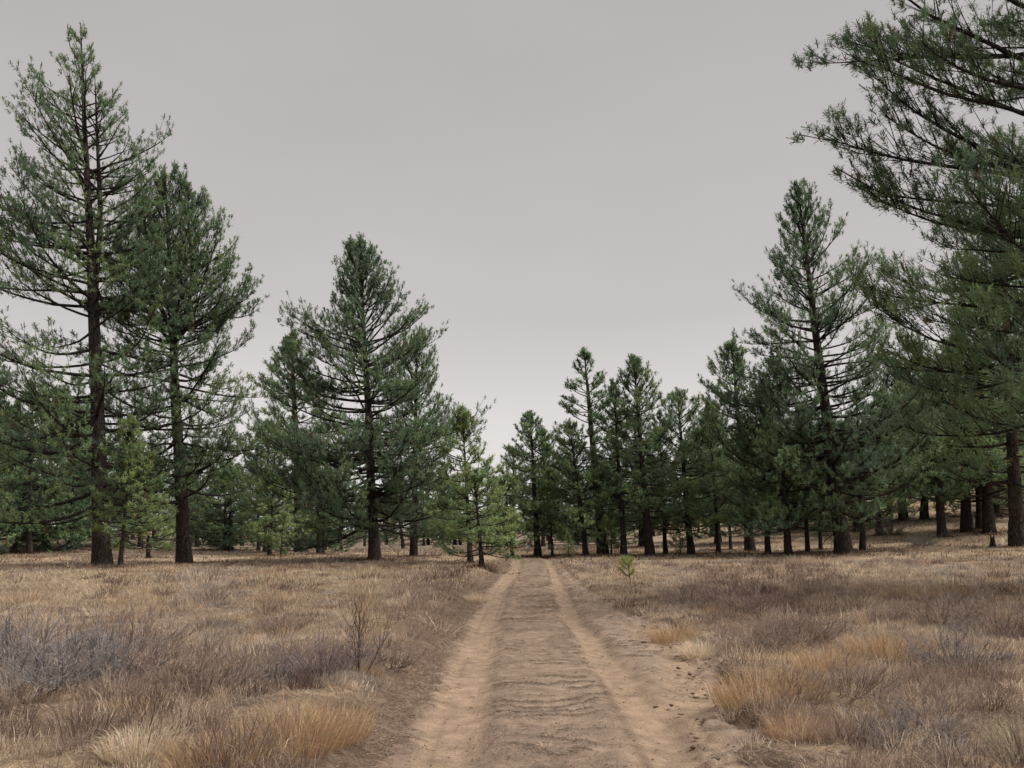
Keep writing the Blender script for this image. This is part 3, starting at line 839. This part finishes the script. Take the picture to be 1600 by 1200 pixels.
def meadow():
    r = np.random.default_rng(55)
    parts = []
    for (d0, d1, den, nb, wd, rad, hs, segs) in ((3.6, 8, 34, 56, 0.0048, 0.13, 0.95, 2), (8, 13, 28, 50, 0.0070, 0.16, 1.0, 1), (13, 22, 16, 40, 0.012, 0.20, 1.0, 1),
                                                  (22, 38, 8.0, 26, 0.022, 0.28, 1.0, 1), (38, 85, 2.6, 16, 0.045, 0.42, 1.0, 1)):
        area = 0.76 * (d1 ** 2 - d0 ** 2) + 4 * (d1 - d0)
        n = int(area * den)
        y = np.sqrt(r.uniform(d0 ** 2, d1 ** 2, n))
        x = r.uniform(-1, 1, n) * (0.76 * y + 2.0)
        u = x - road_x(y)
        k = r.random(n)
        keep = (u < left_edge(y) - 0.25 - 0.55 * k) | (u > right_edge(y) - 0.02 + 0.22 * k) | (y > 56)
        x, y = x[keep], y[keep]
        bare = fbm(x * 1.1, y * 0.9, 111, 3)
        keep = bare > 0.28
        x, y = x[keep], y[keep]
        colr, hg = grass_type(x, y, r)
        m = len(x)
        V, T, C = clumps(r, x, y, rad * r.uniform(0.6, 1.4, m), hg * hs, np.maximum(4, (nb * r.uniform(0.6, 1.4, m)).astype(int)), np.full(m, wd), colr,
                         r.uniform(0.35, 0.9, m), segs)
        parts.append((V, T, C))
    # flattened old straw between the clumps
    for (d0, d1, den, wd, ln) in ((3.6, 9, 1100, 0.006, 1.0), (9, 17, 460, 0.010, 1.2), (17, 30, 110, 0.020, 1.6)):
        n = int((0.76 * (d1 ** 2 - d0 ** 2) + 4 * (d1 - d0)) * den)
        y = np.sqrt(r.uniform(d0 ** 2, d1 ** 2, n))
        x = r.uniform(-1, 1, n) * (0.76 * y + 2.0)
        u = x - road_x(y); le, re = left_edge(y), right_edge(y)
        keep = (u < le + 0.02) | (u > re + 0.02)
        bank = np.clip(1 - np.abs(u - (le - 0.35)) / 0.45, 0, 1)
        keep &= r.random(n) > 0.55 * bank
        x, y, bank = x[keep], y[keep], bank[keep]
        n = len(x)
        a = r.random(n) * 6.28
        lean = np.stack([np.cos(a), np.sin(a)], -1) * r.uniform(1.2, 3.2, (n, 1))
        pick = r.random((n, 1))
        cc = np.where(pick < 0.45, TAN * 0.85, np.where(pick < 0.75, STRAW * 0.9, MAUVE * 0.9))
        cc = cc * (1 - bank[:, None]) + np.array([0.17, 0.12, 0.09]) * bank[:, None]
        cc = cc * r.uniform(0.6, 1.25, (n, 1))
        parts.append(blades(r, np.stack([x, y, ground_z(x, y) + 0.004], -1), r.uniform(0.02, 0.06, n) * ln, np.full(n, wd), lean, np.zeros(n), cc, 1))
    # sparse stalks on the road's crown and litter bits
    n = 500
    y = r.uniform(4, 40, n); u = r.normal(0, 0.22, n) - 0.05
    x = road_x(y) + u
    V, T, C = clumps(r, x, y, np.full(n, 0.05), np.full(n, 0.035), np.full(n, 5), 0.003 + 0.0006 * y, np.tile(TAN * 0.8, (n, 1)), np.full(n, 1.5), 1)
    parts.append((V, T, C))
    off, VV, TT, CC = 0, [], [], []
    for V, T, C in parts:
        VV.append(V); TT.append(T + off); CC.append(C); off += len(V)
    o = obj('dry_grass', mesh_np('dry_grass', np.concatenate(VV), tris=np.concatenate(TT), cols=np.concatenate(CC)), M_GRASS)
    tag(o, 'dry straw-coloured grass covering the meadow on both sides of the road', 'grass', kind='stuff')

meadow()

# ------------------------------------------------------------------ single clumps and shrubs one can point at
def local_clump(name, seed, nb, rad, hgt, wid, colr, spread, segs=2):
    r = np.random.default_rng(seed)
    a = r.random(nb) * 6.28; q = np.sqrt(r.random(nb))
    P = np.stack([np.cos(a) * q * rad, np.sin(a) * q * rad, np.full(nb, -0.04)], -1)
    ln = np.stack([np.cos(a) * q * spread, np.sin(a) * q * spread], -1) + r.normal(size=(nb, 2)) * 0.26 + [0.10, 0]
    Hh = hgt * r.uniform(0.35, 1.15, nb) * (1 - 0.35 * q) * (0.75 + 0.5 * vnoise(a * 1.3, q * 2, seed))
    mixk = (r.random((nb, 1)) < 0.3) * r.random((nb, 1))
    cc = (np.array(colr) * (1 - mixk) + STRAW * mixk) * r.uniform(0.6, 1.3, (nb, 1)) * (1 + r.normal(size=(nb, 3)) * 0.05)
    V, T, C = blades(r, P, Hh, wid * r.uniform(0.7, 1.3, nb), ln, r.random(nb) * 0.15, cc, segs)
    return mesh_np(name, V, tris=T, cols=C)

def twiggy(name, seed, stems, rad, hgt, thick, colr, sub=9, spread=0.8, subl=0.35, wig=0.10, subsub=3):
    """a bare shrub: stems from one root, side twigs, finer twigs"""
    r = np.random.default_rng(seed)
    K = 6
    s = np.linspace(0, 1, K)
    az = r.random(stems) * 6.28; q = np.sqrt(r.random(stems))
    L = hgt * r.uniform(0.6, 1.1, stems)
    el = np.radians(88 - 62 * q * spread)[:, None] + np.cumsum(r.normal(size=(stems, K)) * wig, 1) + 0.25 * s[None]
    azs = az[:, None] + np.cumsum(r.normal(size=(stems, K)) * wig * 1.5, 1)
    st = np.stack([np.cos(el) * np.cos(azs), np.cos(el) * np.sin(azs), np.sin(el)], -1) * (L / (K - 1))[:, None, None]
    P = np.zeros((stems, K, 3)); P[:, 1:] = np.cumsum(st[:, 1:], 1)
    P += np.stack([np.cos(az) * q * rad * 0.4, np.sin(az) * q * rad * 0.4, np.full(stems, -0.04)], -1)[:, None]
    V1, Q1 = tubes(P, thick * r.uniform(0.6, 1.2, (stems, 1)) * (1 - 0.8 * s[None]), 4)
    def kids(P, L, num, lk, th, sides):
        n, k, _ = P.shape
        i = np.repeat(np.arange(n), num)
        ks = r.integers(1, k - 1, len(i)); f = r.random((len(i), 1))
        p0 = P[i, ks] * (1 - f) + P[i, ks + 1] * f
        tg = norm(P[i, ks + 1] - P[i, ks])
        d = norm(tg + r.normal(size=(len(i), 3)) * 0.55 + [0, 0, 0.25])
        l = L[i] * lk * r.uniform(0.5, 1.2, len(i))
        s3 = np.linspace(0, 1, 4)
        PP = p0[:, None] + d[:, None] * (l[:, None] * s3)[..., None] + np.cumsum(r.normal(size=(len(i), 4, 3)) * 0.03, 1) * l[:, None, None]
        V, Q = tubes(PP, th * (1 - 0.7 * s3[None]) * np.ones((len(i), 1)), sides)
        return PP, l, V, Q
    P2, l2, V2, Q2 = kids(P, L, sub, subl, thick * 0.45, 3)
    P3, l3, V3, Q3 = kids(P2, l2, subsub, 0.55, thick * 0.28, 3)
    col1 = np.array(colr)
    me1 = mesh_np(name + '_stems', V1, quads=Q1, cols=np.tile(col1 * 0.8, (len(V1), 1)), smooth=True)
    V = np.concatenate([V2, V3]); Q = np.concatenate([Q2, Q3 + len(V2)])
    tint = np.repeat(r.uniform(0.65, 1.4, (len(V) // 12 + 1, 1)), 12, 0)[:len(V)]
    me2 = mesh_np(name + '_twigs', V, quads=Q, cols=col1 * tint, smooth=True)
    return me1, me2

OG = [local_clump('orange_clump', 300 + i, 950, 0.32, 0.44, 0.0042, ORANGE, 0.8) for i in range(2)]
OGf = local_clump('orange_clump_far', 305, 420, 0.24, 0.46, 0.009, ORANGE * 0.9, 0.95, 1)
PG = local_clump('pale_clump', 310, 700, 0.22, 0.42, 0.005, STRAW * 1.08, 1.1)
LG = local_clump('long_clump', 311, 700, 0.20, 0.75, 0.006, (0.34, 0.29, 0.19), 1.6)
SG = local_clump('small_clump', 312, 120, 0.10, 0.11, 0.004, STRAW, 1.7)
GREYS = [twiggy('grey_shrub', 320 + i, 64, 0.5, 0.50, 0.006, (0.235, 0.212, 0.205), 8, 1.25, 0.36, 0.14, 3) for i in range(2)]
MAUVS = [twiggy('mauve_shrub', 330 + i, 54, 0.4, 0.42, 0.005, (0.262, 0.196, 0.168), 9, 1.2, 0.36, 0.10, 3) for i in range(2)]
BARE = twiggy('bare_shrub', 344, 5, 0.10, 0.84, 0.008, (0.075, 0.060, 0.056), 10, 0.62, 0.42, 0.12, 4)
PURP = twiggy('upright_shrub', 342, 60, 0.4, 0.55, 0.005, (0.26, 0.20, 0.195), 8, 0.8, 0.36, 0.08, 3)

def place(nm, meshes, px, py, sc, label, cat, group=None, rz=0.0, squash=1.0, mat=M_TWIG):
    b = on_ground(px, py)
    if len(meshes) == 1:
        o = obj(nm, meshes[0], mat)
    else:
        o = bpy.data.objects.new(nm, None); o.empty_display_size = 0.1; col.objects.link(o)
        obj('stems', meshes[0], M_TWIG, o); obj('twigs', meshes[1], M_TWIG, o)
    o.location = b; o.rotation_euler = (0, 0, rz); o.scale = (sc, sc, sc * squash * (0.8 if nm == 'shrub' and cat == 'shrub' and meshes is not BARE else 1.0))
    return tag(o, label, cat, group)

gG, gS, gM = 'orange dry clumps', 'grey leafless shrubs', 'mauve-brown shrubs'
CL = [
    ('grass_clump', (OG[0],), 455, 1165, 1.0, 'large orange dry grass clump at the bottom left, nearest the road', gG),
    ('grass_clump', (OG[1],), 510, 1150, 0.9, 'right half of the orange clump pair below the bare black shrub', gG),
    ('grass_clump', (OG[1],), 330, 1200, 0.75, 'orange-tan clump at the bottom edge left of the large orange clump', gG),
    ('grass_clump', (OG[0],), 205, 1110, 0.45, 'small rusty clump below the grey shrub thicket', gG),
    ('grass_clump', (OG[0],), 575, 1053, 0.42, 'little ochre clump at the foot of the bare black shrub', gG),
    ('grass_clump', (OGf,), 40, 945, 1.3, 'wide orange clump at the far left above the grey thicket', gG),
    ('grass_clump', (OG[0],), 1180, 1095, 1.1, 'bright orange clump on the bank at the right sand tongue', gG),
    ('grass_clump', (OG[1],), 1240, 1085, 0.8, 'orange clump behind the one at the right sand tongue', gG),
    ('grass_clump', (OG[1],), 1055, 1000, 1.0, 'orange-brown clump at the right road edge above the pale clump', gG),
    ('grass_clump', (OGf,), 1110, 960, 0.8, 'reddish clump farther up the right bank', gG),
    ('grass_clump', (OG[0],), 1385, 1025, 1.2, 'orange clump in the middle of the right meadow', gG),
    ('grass_clump', (OG[1],), 1300, 1050, 1.0, 'tan-orange clump left of the one in mid right meadow', gG),
    ('grass_clump', (OGf,), 1480, 930, 1.7, 'broad orange patch clump at upper right below the slope', gG),
    ('grass_clump', (OGf,), 1420, 935, 1.4, 'orange clump left of the broad upper right patch', gG),
    ('grass_clump', (OG[0],), 1250, 1150, 0.7, 'dark-rooted rusty clump at the lower right bank', gG),
    ('grass_clump', (OGf,), 770, 890, 0.9, 'reddish clump on the left verge near the road end', gG),
    ('grass_clump', (OGf,), 880, 890, 0.9, 'reddish clump on the right verge near the road end', gG),
    ('grass_clump', (PG,), 1095, 1025, 0.95, 'pale yellow grass clump on the right road bank', None),
    ('grass_clump', (PG,), 745, 940, 1.0, 'pale straw clump on the left verge at mid road', None),
    ('grass_clump', (PG,), 215, 1180, 0.8, 'pale pinkish grass clump at the bottom left', None),
    ('grass_clump', (LG,), 1602, 1190, 0.62, 'long arching yellow-green grass clump in the bottom right corner', None),
    ('grass_clump', (SG,), 860, 1105, 1.0, 'small straw tuft in the middle of the road', None),
    ('grass_clump', (SG,), 855, 1172, 1.0, 'small splayed straw tuft on the road nearest the camera', None),
]
for i, (nm, ms, px, py, sc, lab, grp) in enumerate(CL):
    place(nm, ms, px, py, sc, lab, 'grass clump', grp, i * 1.3, mat=M_GRASS)
SH = [
    (GREYS[0], 60, 1085, 1.6, 'big silvery grey leafless shrub at the left edge', gS),
    (GREYS[1], 140, 1060, 1.5, 'grey leafless shrub right of the silvery one', gS),
    (GREYS[1], 20, 1035, 1.6, 'grey leafless shrub behind the silvery one at the left edge', gS),
    (GREYS[0], 420, 1060, 0.8, 'grey leafless shrub left of the bare black shrub', gS),
    (GREYS[0], 1500, 1040, 1.1, 'grey shrub in the right meadow near the frame edge', gS),
    (GREYS[1], 1420, 1160, 0.7, 'low greyish shrub at the lower right', gS),
    (MAUVS[0], 205, 1010, 1.6, 'dark mauve shrub behind the grey thicket', gM),
    (MAUVS[1], 250, 1060, 1.5, 'purplish shrub right of the grey thicket', gM),
    (MAUVS[0], 320, 1085, 1.35, 'brown-purple shrub between the grey thicket and the orange clump', gM),
    (MAUVS[1], 440, 985, 0.9, 'reddish brown shrub above the bare black shrub to its left', gM),
    (MAUVS[1], 610, 1040, 0.9, 'reddish shrub right of the bare black shrub', gM),
    (MAUVS[0], 1085, 945, 1.6, 'mauve shrub on the right bank beyond the seedling', gM),
    (MAUVS[1], 1160, 955, 1.6, 'mauve shrub right of the one beyond the seedling', gM),
    (MAUVS[0], 1250, 1000, 1.4, 'dark purple-brown shrub in the middle right meadow', gM),
    (MAUVS[1], 1190, 1020, 1.2, 'dark brown shrub behind the orange clump at the sand tongue', gM),
    (MAUVS[0], 1470, 970, 1.7, 'dull purple shrub at the upper right meadow', gM),
    (MAUVS[1], 1570, 990, 1.7, 'dull purple shrub at the right edge of the meadow', gM),
    (MAUVS[0], 1330, 1080, 1.0, 'dark shrub under the tan-orange clump', gM),
    (MAUVS[1], 1455, 1125, 0.9, 'mauve shrub low at the right among long grass', gM),
    (BARE, 562, 1052, 0.85, 'bare black branching shrub standing above the grass left of the road', None),
    (PURP, 505, 1058, 1.0, 'dense upright purplish twig shrub beside the bare black shrub', None),
]
for i, (ms, px, py, sc, lab, grp) in enumerate(SH):
    place('shrub', ms, px, py, sc, lab, 'shrub', grp, i * 2.1)
# round sage bushes on the right slope, grey brush at the left edge of the wood
SAGE = twiggy('sage', 350, 60, 0.5, 0.8, 0.010, (0.24, 0.235, 0.205), 12, 1.35, 0.34, 0.12, 3)
for i, (px, py, sc, lab) in enumerate(((1391, 836, 1.5, 'upper grey-green round bush on the right slope'), (1445, 853, 1.2, 'lower grey-green round bush on the right slope'),
                                       (60, 848, 1.4, 'grey brush at the left under the wood edge'), (105, 852, 1.3, 'grey brush just left of the tallest pine'), (340, 858, 1.2, 'grey brush right of the second tall pine'))):
    place('bush', SAGE, px, py, sc, lab, 'bush', 'grey-green bushes', i * 1.7)

# pine seedling beside the road
def seedling():
    r = np.random.default_rng(400)
    b = on_ground(985, 912)
    root = bpy.data.objects.new('pine_seedling', None); root.empty_display_size = 0.1; col.objects.link(root)
    root.location = b
    root.scale = (1.0, 1.0, 1.05)
    tag(root, 'little green pine seedling alone in the grass right of the road', 'seedling')
    s = np.linspace(0, 1, 6)
    P = [np.stack([-0.10 * s ** 2, 0 * s, -0.05 + 0.72 * s], -1)]
    for (z, az, L) in ((0.18, 3.3, 0.34), (0.22, 0.4, 0.20), (0.34, 2.6, 0.36), (0.4, 4.6, 0.25), (0.46, 3.6, 0.30), (0.5, 0.9, 0.2)):
        P.append(np.stack([math.cos(az) * L * s * 0.8 - 0.03, math.sin(az) * L * s * 0.8, z + L * s ** 1.3 * 0.7], -1))
    P = np.array(P)
    V, Q = tubes(P, np.linspace(0.012, 0.005, 6)[None] * np.ones((len(P), 1)), 5)
    obj('stem', mesh_np('seedling_stem', V, quads=Q, smooth=True), M_LIMB, root)
    tp = np.concatenate([P[:, -1], P[:, -2], P[:, -3]]); td = np.tile(norm(P[:, -1] - P[:, -2] + [0, 0, 0.05]), (3, 1))
    V, T, C = needles(r, tp, td, 40, 0.16, 0.010, np.tile(np.array([[0.30, 0.36, 0.11]]), (len(tp), 1)), cone=(10, 70), back=0.12)
    obj('needles', mesh_np('seedling_needles', V, tris=T, cols=C), M_NEEDLE, root)
seedling()

# broken stump and snag by the right trunks
def stump(px, py, R, H, lab, seed, nm):
    r = np.random.default_rng(seed)
    b = on_ground(px, py)
    k, sd = 7, 12
    z = np.linspace(-0.15, H, k)
    P = np.stack([0.03 * z, 0 * z, z], -1)
    V, Q = tubes(P[None], (R * (1 + 0.5 * np.exp(-np.clip(z, 0, 9) / 0.15)) * np.linspace(1, 0.72, k))[None], sd)
    V[-sd:, 2] += r.uniform(-0.18, 0.28, sd) * H
    V = np.concatenate([V, [[0.03 * H, 0, H * 0.8]]])
    T = np.array([[(k - 1) * sd + j, (k - 1) * sd + (j + 1) % sd, len(V) - 1] for j in range(sd)])
    o = obj(nm, mesh_np(nm, V, tris=T, quads=Q, smooth=True), M_BARK)
    o.location = b
    tag(o, lab, 'stump')
stump(1551, 856, 0.16, 0.62, 'short broken stump between the two thick trunks at the right', 5, 'tree_stump')
stump(1577, 855, 0.05, 1.3, 'thin broken snag leaning by the big trunk at the right edge', 6, 'broken_snag')

# loose twigs, cones of soil and pebbles on the road: too small and many to count
def road_bits():
    r = np.random.default_rng(500)
    n = 1300
    y = 4.2 * (32 / 4.2) ** r.random(n)
    u = r.uniform(-1.3, 2.1, n)
    x = road_x(y) + u
    a = r.random(n) * 6.28
    L = r.uniform(0.008, 0.04, n) * (1 + 1.5 * (r.random(n) < .06))
    p0 = np.stack([x, y, ground_z(x, y) + 0.022], -1)
    d = np.stack([np.cos(a), np.sin(a), r.uniform(-.05, .15, n)], -1) * L[:, None]
    P = np.stack([p0 - d / 2, p0 + d * 0.1 + r.normal(size=(n, 3)) * 0.004, p0 + d / 2], 1)
    V, Q = tubes(P, r.uniform(0.0012, 0.0035, (n, 1)) * np.ones((1, 3)), 4)
    C = np.repeat(np.where(r.random((n, 1)) < .5, np.array([[0.10, 0.07, 0.05]]), np.array([[0.30, 0.22, 0.15]])), 12, 0)
    m = 260000
    y = 4.0 * (30 / 4.0) ** r.random(m)
    u = r.uniform(-1.5, 2.0, m)
    x = road_x(y) + u
    rut = np.exp(-((u + 0.82) / 0.27) ** 4) + np.exp(-((u - 0.80) / 0.22) ** 4)
    le, re = left_edge(y), right_edge(y)
    gate = sstep((fbm(u * 2.2, y * 1.1, 77, 4) - 0.42) / 0.2)
    w = (1 - 0.95 * np.clip(rut, 0, 1)) * (1.0 * ripples(x, y) ** 1.5 + 0.10 * gate) * np.where(u > 1.05, 0.6, 1.0) * (u < re - 0.05)
    w = np.where(u < le + 0.05, 0.35, w)
    kp = r.random(m) < w * 1.3
    x, y = x[kp], y[kp]; m = len(x)
    sz = (0.005 + 0.0008 * y) * r.uniform(0.5, 1.9, m)
    a = r.normal(size=m) * 0.9
    e1 = np.stack([np.cos(a), np.sin(a), r.normal(size=m) * 0.25], -1) * sz[:, None]
    e2 = np.stack([-np.sin(a), np.cos(a), np.abs(r.normal(size=m)) * 0.3], -1) * (sz * 0.35)[:, None]
    b0 = np.stack([x, y, ground_z(x, y) + 0.008 * ripples(x, y) + 0.003], -1)
    FV = np.stack([b0 - e1, b0 + e1, b0 + e2], 1).reshape(-1, 3)
    FC = np.repeat(np.where(r.random((m, 1)) < .65, np.array([[0.12, 0.085, 0.065]]), np.array([[0.30, 0.21, 0.14]])) * r.uniform(0.6, 1.3, (m, 1)), 3, 0)
    FT = np.arange(3 * m).reshape(-1, 3) + len(V)
    V = np.concatenate([V, FV]); C = np.concatenate([C, FC])
    o = obj('twig_litter', mesh_np('twig_litter', V, tris=FT, quads=Q, cols=C), M_TWIG)
    tag(o, 'small twigs and straw bits scattered over the dirt road', 'litter', kind='stuff')
road_bits()

# fallen needles and bark under the pines
def needle_bed():
    r = np.random.default_rng(600)
    PX, PY = [], []
    for (x, y, h) in BASES:
        if y > 75 or y < 10: continue
        n = int(80 + 40 * h)
        q = np.abs(r.normal(size=n)) * (0.6 + 0.055 * h)
        a = r.random(n) * 6.28
        PX.append(x + np.cos(a) * q); PY.append(y + np.sin(a) * q)
    x, y = np.concatenate(PX), np.concatenate(PY)
    n = len(x)
    a = r.random(n) * 6.28
    lean = np.stack([np.cos(a), np.sin(a)], -1) * r.uniform(0.6, 1.8, (n, 1))
    cc = np.where(r.random((n, 1)) < .6, np.array([[0.20, 0.115, 0.07]]), np.array([[0.12, 0.085, 0.065]])) * r.uniform(0.6, 1.4, (n, 1))
    V, T, C = blades(r, np.stack([x, y, ground_z(x, y) + 0.02], -1), r.uniform(0.06, 0.16, n), np.full(n, 0.06), lean, np.zeros(n), cc, 1)
    o = obj('needle_litter', mesh_np('needle_litter', V, tris=T, cols=C), M_GRASS)
    tag(o, 'reddish brown fallen needles around the foot of the pines', 'litter', kind='stuff')
needle_bed()

# crumbled clods along the washed right edge of the track
def clods():
    r = np.random.default_rng(700)
    n = 320
    y = 4.6 * (24 / 4.6) ** r.random(n)
    u = right_edge(y) + r.normal(size=n) * 0.30 - 0.05
    x = road_x(y) + u
    sz = r.uniform(0.006, 0.024, n) * np.where(r.random(n) < 0.10, 1.7, 1.0)
    g = (1 + 5 ** 0.5) / 2
    ico = norm(np.array([(-1, g, 0), (1, g, 0), (-1, -g, 0), (1, -g, 0), (0, -1, g), (0, 1, g), (0, -1, -g), (0, 1, -g), (g, 0, -1), (g, 0, 1), (-g, 0, -1), (-g, 0, 1)], float))
    tri = np.array([(0, 11, 5), (0, 5, 1), (0, 1, 7), (0, 7, 10), (0, 10, 11), (1, 5, 9), (5, 11, 4), (11, 10, 2), (10, 7, 6), (7, 1, 8), (3, 9, 4), (3, 4, 2), (3, 2, 6), (3, 6, 8),
                    (3, 8, 9), (4, 9, 5), (2, 4, 11), (6, 2, 10), (8, 6, 7), (9, 8, 1)])
    V = ico[None] * r.uniform(0.65, 1.25, (n, 12, 1)) * sz[:, None, None] * np.stack([r.uniform(0.8, 1.8, n), r.uniform(0.8, 1.3, n), np.full(n, 0.6)], -1)[:, None]
    V = V + np.stack([x, y, ground_z(x, y) + sz * 0.1], -1)[:, None]
    T = tri[None] + 12 * np.arange(n)[:, None, None]
    C = np.repeat(np.where(r.random((n, 1)) < .6, np.array([[0.27, 0.20, 0.155]]), np.array([[0.15, 0.105, 0.08]])) * r.uniform(0.8, 1.15, (n, 1)), 12, 0)
    o = obj('soil_clods', mesh_np('soil_clods', V.reshape(-1, 3), tris=T.reshape(-1, 3), cols=C), M_ROAD)
    tag(o, 'small crumbled soil clods along the right edge of the road', 'soil', kind='stuff')
clods()
